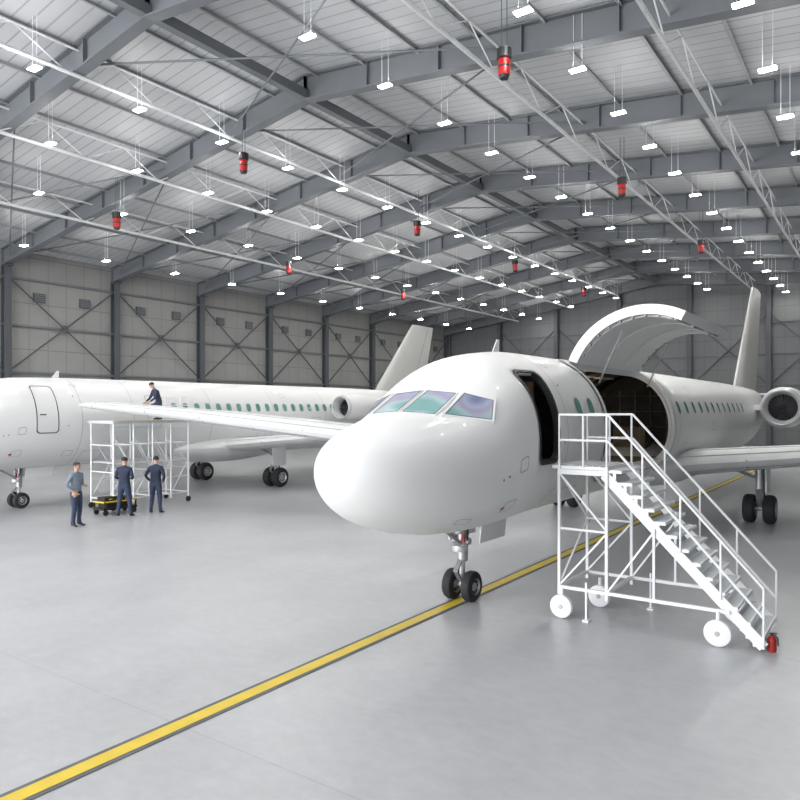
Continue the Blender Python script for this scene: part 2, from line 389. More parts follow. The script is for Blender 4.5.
    def rrect(a0,a1,t0,t1,r,m=7):
        pts=[]; rt=r*DEG
        for (ca,ct,q) in ((a1-r,t1-rt,0),(a0+r,t1-rt,1),(a0+r,t0+rt,2),(a1-r,t0+rt,3)):
            for k in range(m+1):
                an=(q+k/m)*PI/2; pts.append((ca+r*math.cos(an),ct+rt*math.sin(an)))
        out=[]
        for i,p in enumerate(pts):
            q=pts[(i+1)%len(pts)]; out.append(p); dd=math.hypot(p[0]-q[0],(p[1]-q[1])/DEG); k=int(dd/.12)
            for j in range(1,k): out.append((p[0]+(q[0]-p[0])*j/k,p[1]+(q[1]-p[1])*j/k))
        return out
    def rstrip(b,a0,a1,t0,t1,r,w,off,mat,depth=0):
        ac=(a0+a1)/2; tc=(t0+t1)/2; base=rrect(a0,a1,t0,t1,r); n=len(base); fa=1-w*2/(a1-a0); ft_=1-w*2*DEG/(t1-t0)
        o=[ring(x,math.radians(y),off) for x,y in base]; ins=[(ac+(x-ac)*fa,tc+(y-tc)*ft_) for x,y in base]; i_=[ring(x,math.radians(y),off) for x,y in ins]
        b.add(o+i_,[(k,(k+1)%n,n+(k+1)%n,n+k) for k in range(n)],mat)
        if depth:
            d_=[ring(x,math.radians(y),-depth) for x,y in ins]; b.add(i_+d_,[(k,(k+1)%n,n+(k+1)%n,n+k) for k in range(n)],mat)
    def corners(b,a0,a1,t0,t1,r,off,mat):
        rt=r*DEG
        for (ca,ct,q,sa,st_) in ((a1-r,t1-rt,0,a1,t1),(a0+r,t1-rt,1,a0,t1),(a0+r,t0+rt,2,a0,t0),(a1-r,t0+rt,3,a1,t0)):
            arc=[ring(ca+r*math.cos((q+k/7)*PI/2),math.radians(ct+rt*math.sin((q+k/7)*PI/2)),off) for k in range(8)]
            C=ring(sa,math.radians(st_),off); b.add([C]+arc,[(0,k+1,k+2) for k in range(7)],mat)
    def patch(a0,a1,t0,t1,off,na=8,nt=10):
        return [[ring(a0+(a1-a0)*i/na,math.radians(t0+(t1-t0)*j/nt),off) for j in range(nt+1)] for i in range(na+1)]
    def surf(l,z):
        lo,hi=-3.49-SH,3.0
        for _ in range(40):
            m=(lo+hi)/2; zt,zb,w=ft(m),fb(m),fw(m); zc=(zt+zb)/2; h=(zt-zb)/2; n=nexp(m)
            if abs(l/w)**n+abs((z-zc)/h)**n<1: hi=m
            else: lo=m
        return hi
    def surfn(l,z):
        e=.02; p=Vector((l,surf(l,z),z)); px=Vector((l+e,surf(l+e,z),z)); pz=Vector((l,surf(l,z+e),z+e))
        n=(px-p).cross(pz-p).normalized()
        if n.y>0: n=-n
        return p,n
    # flat-glazed windshield panes, each in a slim white frame
    for sgn in(1,-1):
        for quad in (((.045,3.33),(.60,3.29),(.59,3.63),(.045,3.68)),((.70,3.285),(1.24,3.19),(1.13,3.50),(.69,3.62))):
            cx=sum(q[0] for q in quad)/4; cz=sum(q[1] for q in quad)/4
            P0=[surfn(*q) for q in quad]; nn=sum((n for _,n in P0),Vector()).normalized()
            hi=0
            # lift enough that the flat glass clears the curved skin
            base=[p for p,_ in P0]
            for i in range(1,8):
                for j in range(1,8):
                    u,v=i/8,j/8
                    fl=(base[0]*(1-u)+base[1]*u)*(1-v)+(base[3]*(1-u)+base[2]*u)*v
                    s_=Vector((fl.x,surf(fl.x,fl.z),fl.z)); hi=max(hi,(s_-fl).dot(nn))
            lift=hi+.008
            cor=[p+nn*lift for p in base]; cen=sum(cor,Vector())/4
            inn=[c+(cen-c).normalized()*.02 for c in cor]; out=[c-(cen-c).normalized()*.03 for c in cor]; low=[c-(cen-c).normalized()*.05-nn*(lift+.05) for c in cor]
            mir=lambda v:Vector((sgn*v.x,v.y,v.z))
            b=MB(); g=[[mir((inn[0]*(1-i/6)+inn[1]*i/6)*(1-j/4)+(inn[3]*(1-i/6)+inn[2]*i/6)*j/4) for j in range(5)] for i in range(7)]
            b.grid(g,GLASS)
            q4=[(k,(k+1)%4,4+(k+1)%4,4+k) for k in range(4)]
            b.add([mir(v) for v in inn]+[mir(v+nn*.004) for v in out],q4,WHITE)
            b.add([mir(v+nn*.004) for v in out]+[mir(v) for v in low],q4,WHITE)
            for k in range(4): b.tube(mir(inn[k]+nn*.003),mir(inn[(k+1)%4]+nn*.003),.006,SEAMD,5)
            o=b.build('windshield_pane',fus,smooth=25); o['label']='iridescent blue violet cockpit glass'
    def win(a,side):
        t=19; b=MB(); n=16
        for (sx,sz,off,mt) in((.16,.22,.006,WINGG),(.125,.18,.010,GREEN)):
            vs=[]
            for k in range(n):
                an=2*PI*k/n; ca,sa=math.cos(an),math.sin(an)
                ca=math.copysign(abs(ca)**.7,ca); sa=math.copysign(abs(sa)**.7,sa)
                p=ring(a+sx*ca,math.radians(t+math.degrees(sz*sa/1.55)),off); vs.append((p[0]*side,p[1],p[2]))
            b.add(vs,[tuple(range(n))],mt)
        b.build('cabin_window',fus,smooth=0)
    for a in P['win']: win(a,1)
    for a in P['seams']:
        b=MB(); b.grid(patch(a,a+.014,-80,100,.003,1,40),SEAM); b.build('panel_seam',fus)
    for (a0,a1,t0,t1) in ((.9,1.25,-48,-38),(-.9,-.55,-40,-30),(1.6,2.4,-62,-40),(-1.9,-1.6,-46,-38),(2.5,2.8,-30,-22),(1.3,1.5,52,58),(-.75,-.5,-10,-2),(9.6,10.1,-30,-18),(11.2,11.5,38,46),(13,13.6,-8,2),(15.2,15.5,-30,-22)):
        b=MB(); rstrip(b,a0,a1,t0,t1,.05,.014,.005,SEAM); b.build('access_hatch',fus)
    for (a,t) in ((-1.2,-8),(-1.05,-8),(.9,-4),(1.2,35)):
        b=MB(); p=ring(a,math.radians(t),.004); q=ring(a,math.radians(t),.010); b.tube(p,q,.018,SEAMD,10); b.build('static_port',fus,smooth=0)
    b=MB(); b.grid(patch(-.95,-.85,-37,-34,.006,2,2),RED); b.build('red_marking',fus)
    if doors:
        b=MB(); corners(b,D0,D1,-15,45,.13,0,WHITE); rstrip(b,D0-.05,D1+.05,-17.0,47.0,.17,.055,.008,BLACK,.10); b.build('door_frame',fus)
        b=MB(); corners(b,C0,C1,CL,CU,.35,0,WHITE); rstrip(b,C0-.12,C1+.16,CL-5,CU+4,.45,.15,.02,WHITE,.14); rstrip(b,C0-.14,C1+.18,CL-6,CU+5,.46,.022,.022,SEAMD); b.build('cargo_door_frame',fus)
        b=MB(); A0=3.7
        def arcp(a,u,off):
            A=Vector((.53,4.42)); B=Vector((2.9,5.28)); ch=(B-A).length; R=1.7
            half=math.asin(min(1,ch/2/R)); mid=(A+B)/2; nrm=Vector((-(B-A).y,(B-A).x)).normalized()
            c=mid-nrm*R*math.cos(half); base=math.atan2(nrm.y,nrm.x)
            an=base+half-2*half*u
            return (c.x+(R+off)*math.cos(an),a,c.y+(R+off)*math.sin(an))
        NU=20; TI=-.17
        G=lambda a0,a1,o0: [[arcp(a0+(a1-a0)*i/6,j/NU,o0) for j in range(NU+1)] for i in range(7)]
        b.grid(G(A0,8.3,.03),WHITE); b.grid(G(A0,8.3,TI),LINING,True)
        for a in(A0,8.3): b.grid([[arcp(a,j/NU,.03) for j in range(NU+1)],[arcp(a,j/NU,TI) for j in range(NU+1)]],WHITE)
        for u in(0,1): b.grid([[arcp(A0+(8.3-A0)*i/6,u,.03) for i in range(7)],[arcp(A0+(8.3-A0)*i/6,u,TI) for i in range(7)]],WHITE)
        b.build('cargo_door',root)
        b=MB()
        for (aa,ab) in((3.95,5.2),(5.4,6.65),(6.85,8.05)):
            b.grid([[arcp(aa+(ab-aa)*i/4,.06+.88*j/NU,TI-.03) for j in range(NU+1)] for i in range(5)],LINING,True)
            for a in(aa,ab): b.grid([[arcp(a,.06+.88*j/NU,TI-.03) for j in range(NU+1)],[arcp(a,.06+.88*j/NU,TI) for j in range(NU+1)]],LINING)
        for k in range(9):
            u=.08+.105*k
            for a in(A0+.1,8.2): p=arcp(a,u,TI-.02); b.box(p,(.05,.1,.05),SEAM)
        b.build('door_lining',root)
        for a in(4.2,7.85):
            b=MB(); b.tube((1.0,a,3.95),(1.5,a,5.05),.02,STRUT); b.build('door_actuator',root)
        b=MB(); b.box((0,9.8,2.06),(2.4,16.0,.05),RIB)
        for k in range(9):
            a=3.2+.75*k
            pts=[ring(a,math.radians(t),-.13) for t in range(72,236,8)]
            for p,q in zip(pts[:-1],pts[1:]): b.bar(p,q,.06,.08,RIB)
        for t in (80,100,125,150,175,200):
            b.bar(ring(2.5,math.radians(t),-.12),ring(9.5,math.radians(t),-.12),.05,.05,RIB)
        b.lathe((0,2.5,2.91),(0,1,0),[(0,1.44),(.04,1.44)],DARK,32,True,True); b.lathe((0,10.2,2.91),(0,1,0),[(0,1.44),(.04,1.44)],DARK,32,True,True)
        for k in range(5): b.tube((-.9+.45*k,10.12,2.1),(-.9+.45*k,10.12,3.9),.025,RIB)
        for k in range(4): b.tube((-1.1,10.12,2.4+.45*k),(1.1,10.12,2.4+.45*k),.02,RIB)
        b.box((-.75,6.6,2.35),(.8,1.2,.5),DARK); b.box((-.8,4.9,2.3),(.6,1.0,.4),STEEL); b.box((-.85,8.2,2.6),(.5,.6,.9),STEEL); b.box((.1,9.5,2.5),(.9,.6,.7),RIB)
        for a in(5.2,6.6,8): b.box((-.2,a,4.2),(.25,.9,.03),RAIL)
        for t in(150,165): b.tube(ring(3.5,math.radians(t),-.2),ring(10,math.radians(t),-.2),.02,STAIRT)
        b.build('cabin_interior',root,smooth=0)
        b=MB(); b.box((-.7,.5,2.95),(.45,.7,1.0),BLU); b.box((-.1,1.6,3.15),(1.5,.05,1.5),RIB); b.box((.2,.4,2.46),(2.2,1.6,.04),DARK); b.box((.35,1.15,3.05),(.7,.3,1.1),STEEL); b.box((.35,.99,3.3),(.5,.03,.35),BLU); b.box((.35,.99,2.85),(.5,.03,.35),GREYS); b.tube((.9,.9,2.5),(.9,.9,3.6),.03,STAIRT)
        b.build('galley_unit',root,smooth=0)
    else:
        b=MB(); rstrip(b,D0,D1,-13,52,.12,.035,.008,SEAMD)
        b.tube(ring(D0+.12,math.radians(10),.02),ring(D0+.32,math.radians(10),.02),.02,SEAMD); b.build('passenger_door',root)
        b=MB(); rstrip(b,4.0,4.6,-8,38,.1,.022,.008,SEAM); b.build('service_door',root)
    g=P['gear']; b=MB(); rows=[]
    for i in range(17):
        u=i/16; a=g-4.2+6.4*u; s=math.sin(PI*u)**.5 if 0<u<1 else 0.02
        rows.append([( (1.0+.62*s)*math.cos(t),a,1.75+(.15+.55*s)*math.sin(t)) for t in [2*PI*k/28 for k in range(29)]])
    b.grid(rows,WHITE); b.build('belly_fairing',root,fix=True)
    for secs in P['wings']:
        b=MB(); loft_wing(b,secs,WINGG)
        def wp(s0,fx,up=1):
            t=5*(.2969*math.sqrt(fx)-.126*fx-.3516*fx*fx+.2843*fx**3-.1036*fx**4)*up+.02*math.sin(PI*fx)
            return Vector((s0[0],s0[1]+fx*s0[2],s0[3]+t*s0[2]*s0[4]))
        for up in(1,-1):
            for fx in(.05,.2,.72):
                for s0,s1 in zip(secs[:-1],secs[1:]): b.bar(wp(s0,fx,up),wp(s1,fx,up),.03,.014,SEAM)
        for s0,s1 in zip(secs[:-1],secs[1:]):
            n=max(1,int(abs(s1[0]-s0[0])/1.6))
            for k in range(n):
                sm=[s0[c]+(s1[c]-s0[c])*k/n for c in range(5)]
                for up in(1,-1): b.bar(wp(sm,.05,up),wp(sm,.2,up),.02,.014,SEAM)
                b.bar(wp(sm,.001),wp(sm,.05,-1),.03,.03,SEAMD)
        b.build('wing',root)
    for secs in P['wings']:
        for fr in (.3,.5,.7):
            i0,i1=secs[0],secs[-1]; s=i0[0]+(i1[0]-i0[0])*fr; yl=i0[1]+(i1[1]-i0[1])*fr; c=i0[2]+(i1[2]-i0[2])*fr; z=i0[3]+(i1[3]-i0[3])*fr
            b=MB(); b.lathe((s,yl+c*.55,z-.1),(0,1,0),[(0,.01),(.25,.09),(.8,.13),(1.3,.1),(1.8,.01)],WINGG,12,True,True); b.build('flap_fairing',root)
    f=P['fin']; b=MB(); loft_wing(b,f,FING,True); b.build('tail_fin',root,fix=True)
    f0,f1=f[0],f[-1]
    yb=f0[1]+f0[2]*.72; yt=f1[1]+f1[2]*.72
    for s in(-1,1): 
        b=MB(); b.bar((s*.16,yb,f0[3]+.3),(s*.06,yt,f1[3]-.1),.015,.03,SEAM); b.build('rudder_seam',root)
    for s in(-1,1):
        b=MB(); h=P['stab']; loft_wing(b,[(s*.2,h[0],2.6,h[1],.10),(s*h[2],h[0]+2.2,1.2,h[1]+.25,.10)],WINGG); b.build('horizontal_stabilizer',root,fix=True)
    ea,el,er,ez=P['eng']
    for s in(-1,1):
        eng=bpy.data.objects.new('engine',None); COL.objects.link(eng); eng.parent=root; eng.location=(s*el,ea,ez)
        b=MB(); ln=4.4*er/.8
        b.lathe((0,0,0),(0,1,0),[(.5,er*.66),(.15,er*.70),(.04,er*.76)],WINGG,36)
        b.lathe((0,0,0),(0,1,0),[(.12,er*.97),(.4,er*1.03),(ln*.35,er*1.05),(ln*.7,er*.9),(ln,er*.6),(ln-.15,er*.55),(ln*.6,er*.3)],WHITE,36); b.build('nacelle',eng)
        b=MB(); b.lathe((0,0,0),(0,1,0),[(.05,er*.75),(-.03,er*.80),(-.05,er*.85),(-.02,er*.91),(.12,er*.97)],LIP,36); b.build('inlet_lip',eng)
        b=MB(); b.lathe((0,0,0),(0,1,0),[(.16,.01),(.26,er*.12),(.42,er*.2),(.5,er*.67)],FANM,30)
        for k in range(22):
            an=2*PI*k/22
            p=lambda r,da,y:(er*r*math.cos(an+da),y,er*r*math.sin(an+da))
            b.add([p(.20,0,.38),p(.66,.1,.36),p(.66,.24,.44),p(.20,.2,.46)],[(0,1,2,3)],FANM)
        b.build('fan',eng,smooth=0)
        b=MB(); b.box((-s*(el-1.3)/2-s*.35,ln*.5,0),((el-1.3),ln*.55,.22),WHITE); b.build('pylon',eng,smooth=0)
    def wheel(par,x,y,z,r,w):
        b=MB(); b.lathe((x-w/2,y,z),(1,0,0),[(0,r*.55),(0,r*.82),(w*.12,r*.95),(w*.3,r),(w*.7,r),(w*.88,r*.95),(w,r*.82),(w,r*.55)],TYRE,30)
        b.lathe((x-w/2,y,z),(1,0,0),[(.02,.01),(.02,r*.2),(.03,r*.25),(.05,r*.48),(.0,r*.56)],HUB,30); b.lathe((x-w/2,y,z),(1,0,0),[(w,r*.56),(w-.05,r*.48),(w-.03,r*.25),(w-.02,r*.2),(w-.02,.01)],HUB,30)
        for k in range(8):
            an=2*PI*k/8
            for sx in(0.035,w-.035): b.box((x-w/2+sx,y+r*.36*math.cos(an),z+r*.36*math.sin(an)),(.012,.05,.05),BLACK)
        b.build('wheel',par,fix=False)
    ng=bpy.data.objects.new('nose_gear',None); COL.objects.link(ng); ng.parent=root
    for s in(-1,1): wheel(ng,s*.19,0,.27,.27,.19)
    b=MB(); b.tube((0,0,.27),(0,0.02,.75),.055,LIP,14); b.tube((0,.02,.7),(0,.05,1.6),.095,STRUT,16); b.tube((-.28,0,.27),(.28,0,.27),.045,STRUT,12)
    b.tube((0,.05,.95),(0,-.9,1.5),.035,STRUT); b.bar((0,-.06,.72),(0,-.22,.55),.09,.03,STRUT); b.bar((0,-.22,.55),(0,-.04,.34),.08,.03,STRUT)
    b.tube((-.16,.0,1.05),(.16,.0,1.05),.06,STRUT,12); b.tube((.12,-.02,1.05),(.12,.02,1.5),.02,BLACK); b.tube((-.12,-.02,1.0),(-.1,.02,1.5),.015,BLACK)
    b.lathe((0,-.1,1.25),(0,-1,0),[(0,.07),(.06,.07),(.07,.05)],LIP,14,True,True); b.lathe((.0,-.08,.88),(0,0,1),[(0,.12),(.05,.13),(.1,.12)],LIP,18,True,True)
    b.box((.1,-.12,1.12),(.05,.04,.14),RED); b.build('strut',ng)
    for s in(-1,1):
        b=MB(); b.box((s*.33,.55,1.2),(.025,.95,.36),WHITE,Matrix.Rotation(s*.12,3,'Y')); b.build('gear_door',ng,smooth=0)
    for s in(-1,1):
        mg=bpy.data.objects.new('main_gear',None); COL.objects.link(mg); mg.parent=root; x=s*P['track']
        for k in(-1,1): wheel(mg,x+k*.27,g,.42,.42,.32)
        b=MB(); b.tube((x,g,.42),(x,g,1.0),.075,LIP,14); b.tube((x,g,.9),(x,g,2.05),.13,STRUT,16); b.tube((x-.3,g,.42),(x+.3,g,.42),.07,STRUT,12)
        b.tube((x,g,1.3),(x-s*1.2,g,1.75),.05,STRUT); b.bar((x,g-.12,1.0),(x,g-.32,.75),.12,.04,STRUT); b.bar((x,g-.32,.75),(x,g-.08,.5),.1,.04,STRUT); b.tube((x+s*.1,g+.12,.6),(x+s*.1,g+.12,1.8),.02,BLACK)
        b.build('strut',mg)
        b=MB(); b.box((x+s*.22,g,1.35),(.03,.8,.85),WHITE); b.build('gear_door',mg,smooth=0)
    b=MB(); b.add([(-.012,1.1,4.40),(.012,1.1,4.40),(.012,1.4,4.43),(-.012,1.4,4.43),(-.008,1.33,4.72),(.008,1.33,4.72),(.008,1.42,4.72),(-.008,1.42,4.72)],[(0,1,5,4),(1,2,6,5),(2,3,7,6),(3,0,4,7),(4,5,6,7)],WHITE); b.build('antenna',root,smooth=0)
    return root
rw=[(1.0,9.2,5.2,1.78,.145),(5,10.8,3.7,2.15,.145),(14.5,14.2,1.4,3.2,.11)]
lw=[(-1.0,8.3,5.0,1.78,.16),(-5.5,6.55,4.0,2.28,.165),(-12,3.9,2.9,3.08,.16),(-15.6,2.35,2.0,3.46,.14),(-16.1,2.2,1.6,3.50,.11)]
airplane((0,0,0),'white twin-engine jet with open side doors and raised cargo door',dict(tail0=20.5,tail1=33,open=True,nose=0,door=(-.08,.66),
   win=[1.75,2.4]+[9.1+.88*k for k in range(12)],seams=[1.05,9.0,12.5,16,19.5],gear=12.3,track=3.0,wings=[rw,lw],
   fin=[(0,25.8,6.4,4.2,.09),(0,30.9,3.0,9.9,.08)],stab=(28.0,4.0,4.5),eng=(20.6,2.6,.8,3.42)))
r2=[(1.0,7.4,4.4,1.78,.14),(5,9.3,3.0,2.2,.14),(12.5,12.8,1.2,3.0,.10)]
l2=[(-1.0,7.4,4.4,1.78,.12),(-5,9.3,3.0,2.2,.115),(-12.5,12.8,1.2,3.0,.10)]
airplane((-18.1,1.2,0),'white jet airliner with closed doors beside the maintenance scaffold',dict(tail0=16.0,tail1=25.5,open=False,nose=.9,door=(-.18,.58),
   win=[5.2+.55*k for k in range(20)],seams=[1.4,3.4,7,10.5,14],gear=9.7,track=2.45,wings=[r2,l2],
   fin=[(0,19.8,5.2,4.2,.09),(0,23.8,2.4,8.55,.08)],stab=(21.5,4.0,3.6),eng=(14.0,2.5,.62,3.42)))
# ---------------------------------------------------------------- boarding stairs
st=empty('boarding_stairs',(0,0,0),'white mobile boarding staircase rolled up to the open front door','stairs')
X0,X1,XB=1.8,2.58,4.78; YA,YB=.05,1.32; ZP=2.47
b=MB()
b.box(((X0+X1)/2-.06,(YA+YB)/2,ZP-.03),(X1-X0+.12,YB-YA,.05),RAIL)
for i in range(8): b.box((X0-.05+.11*i+.05,(YA+YB)/2,ZP+.0),(.02,YB-YA-.06,.012),STAIRT)
b.build('platform',st,smooth=0)
b=MB()
for x,y in((X0,YA),(X0,YB),(X1,YA),(X1,YB)):
    b.bar((x,y,.38),(x,y,ZP),.045,.045,RAIL)
for y in(YA,YB):
    b.bar((X0,y,.5),(4.35,y,.5),.05,.05,RAIL); b.bar((X0,y,1.45),(X1,y,1.45),.035,.035,RAIL); b.bar((X0,y,ZP-.1),(X1,y,ZP-.1),.05,.08,RAIL)
    b.bar((X0,y,.52),(X1,y,1.43),.028,.028,RAIL); b.bar((X0,y,ZP-.12),(X1,y,1.47),.028,.028,RAIL)
    b.bar((3.3,y,.5),(3.3,y,1.58),.035,.035,RAIL); b.bar((X1,y,.5),(3.3,y,1.53),.028,.028,RAIL)
for x in(X0,X1,4.25): b.bar((x,YA,.5),(x,YB,.5),.05,.05,RAIL)
b.bar((X0,YA,.52),(X0,YB,1.43),.028,.028,RAIL); b.bar((X0,YB,1.47),(X0,YA,ZP-.1),.028,.028,RAIL)
for x,y in((2.25,YA),(2.9,YB)):
    b.bar((x,y,.03),(x,y,.62),.03,.03,RAIL); b.box((x,y,.015),(.1,.1,.03),RAIL)
b.build('support_frame',st,smooth=0)
for y in(YA+.03,YB-.03):
    b=MB(); b.bar((X1-.05,y,ZP-.12),(XB,y,.08),.03,.15,RAIL); b.build('stringer',st,smooth=0)
N=13
for i in range(N):
    t=(i+.7)/(N+.4); x=X1+(XB-X1)*t; z=ZP*(1-t)+.06
    b=MB(); b.box((x,(YA+YB)/2,z),(.23,YB-YA-.02,.045),RAIL); b.box((x+.0,(YA+YB)/2,z+.024),(.17,YB-YA-.1,.004),STAIRT)
    for yy in(YA+.03,YB-.03): b.bar((x,yy,z),(x,yy,z-.12),.02,.05,RAIL)
    b.build('step',st,smooth=0)
for y in(YA,YB):
    b=MB(); H=.82
    for dz in(H,H*.5):
        b.path([(X0,y,ZP+dz),(X1+.02,y,ZP+dz),(XB,y,.08+dz)],.02,RAIL)
    for x in(X0,X0+.4,X1): b.tube((x,y,ZP-.02),(x,y,ZP+H),.018,RAIL)
    for t in(.25,.5,.75,1.0):
        x=X1+(XB-X1)*t; z=ZP+(.06-ZP)*t; b.tube((x,y,z),(x,y,z+H+.02),.016,RAIL)
    b.build('handrail',st)
for x,y in((X0+.05,YA-.04),(2.14,YB-.35),(4.2,YA-.05),(4.2,YB+.07)):
    b=MB()
    b.lathe((x,y-.045,.19),(0,1,0),[(0,.02),(0,.15),(.01,.18),(.03,.19),(.07,.19),(.09,.17),(.09,.02)],RAIL,28,True,True)
    b.tube((x,y+.01,.19),(x,y+.03,.5),.03,RAIL)
    b.lathe((x,y-.055,.19),(0,1,0),[(0,.01),(0,.035),(.02,.04)],STRUT,12,True,True)
    b.build('caster_wheel',st)
fe=empty('fire_extinguisher',(4.86,.22,0),'small red fire extinguisher at the foot of the stairs','fire extinguisher')
b=MB(); b.lathe((0,0,0),(0,0,1),[(0,.052),(.01,.06),(.17,.06),(.20,.045),(.22,.02)],RED,18,True,True); b.build('cylinder_body',fe)
b=MB(); b.tube((0,0,.21),(0,0,.25),.016,BLACK); b.bar((-.03,0,.25),(.06,0,.265),.02,.012,BLACK); b.path([(0.02,0,.24),(.072,0,.20),(.078,0,.09)],.009,BLACK); b.build('valve_hose',fe)
# ---------------------------------------------------------------- scaffold
sf=empty('scaffold',(-15.45,4.15,0),'white steel maintenance scaffold under the wing tip','scaffold')
b=MB(); hx,hy=.65,1.5; zp=2.9
ys=[-hy+2*hy*k/4 for k in range(5)]
for x in(-hx,hx):
    for y in ys: b.tube((x,y,.2),(x,y,zp),.03,RAIL)
    for z in(.35,.95,1.55,2.15,2.7): b.tube((x,-hy,z),(x,hy,z),.02,RAIL)
    for i in range(4):
        b.tube((x,ys[i],.35),(x,ys[i+1],1.55),.016,RAIL); b.tube((x,ys[i+1],1.3),(x,ys[i],2.5),.016,RAIL)
for y in ys:
    for z in(.35,1.25,2.15): b.tube((-hx,y,z),(hx,y,z),.02,RAIL)
b.build('scaffold_frame',sf)
b=MB(); b.box((0,0,zp+.02),(1.5,2*hy+.15,.08),STAIRT)
for k in range(5): b.box((-.56+.28*k,0,zp+.065),(.25,2*hy+.1,.01),YEL if k==4 else RAIL)
b.box((0,0,1.57),(1.25,2*hy-.1,.05),STAIRT)
b.build('deck',sf,smooth=0)
b=MB()
for (x0,y0,x1,y1) in((-hx,.95,-hx,hy),(-hx,hy,hx,hy),(hx,1.15,hx,hy)):
    for z in(.3,.6,.9): b.tube((x0,y0,zp+z),(x1,y1,zp+z),.018,RAIL)
for x,y in((-hx,.95),(hx,1.15),(-hx,hy),(hx,hy)): b.tube((x,y,zp),(x,y,zp+.9),.018,RAIL)
b.build('guardrail',sf)
for x in(-hx,hx):
    for y in(-hy,hy):
        b=MB(); b.lathe((x-.03,y,.1),(1,0,0),[(0,.02),(0,.09),(.01,.1),(.05,.1),(.06,.09),(.06,.02)],BLACK,16,True,True); b.tube((x,y,.12),(x,y,.22),.02,RAIL); b.build('caster',sf)
ct=empty('equipment_cart',(-14.3,2.4,0),'low black and yellow tool cart loaded with cases','tool cart')
b=MB(); b.box((0,0,.2),(.6,1.2,.06),BLACK); b.box((0,0,.42),(.6,1.2,.035),YEL)
for x in(-.28,.28):
    for y in(-.55,.55): b.box((x,y,.27),(.04,.04,.34),BLACK)
b.build('cart_frame',ct,smooth=0)
for c,s,mt in (((0,-.3,.50),(.4,.4,.13),BLACK),((.05,.25,.49),(.4,.4,.11),BLACK),((0,.0,.29),(.45,.9,.12),BLACK)):
    b=MB(); b.box(c,s,mt); b.box((c[0]+s[0]/2,c[1],c[2]),(.02,.12,.03),YEL); b.build('tool_case',ct,smooth=0)
for x in(-.26,.26):
    for y in(-.5,.5):
        b=MB(); b.lathe((x-.025,y,.085),(1,0,0),[(0,.02),(0,.085),(.05,.085),(.05,.02)],TYRE,14,True,True); b.tube((x,y,.085),(x,y,.2),.015,BLACK); b.build('caster',ct)
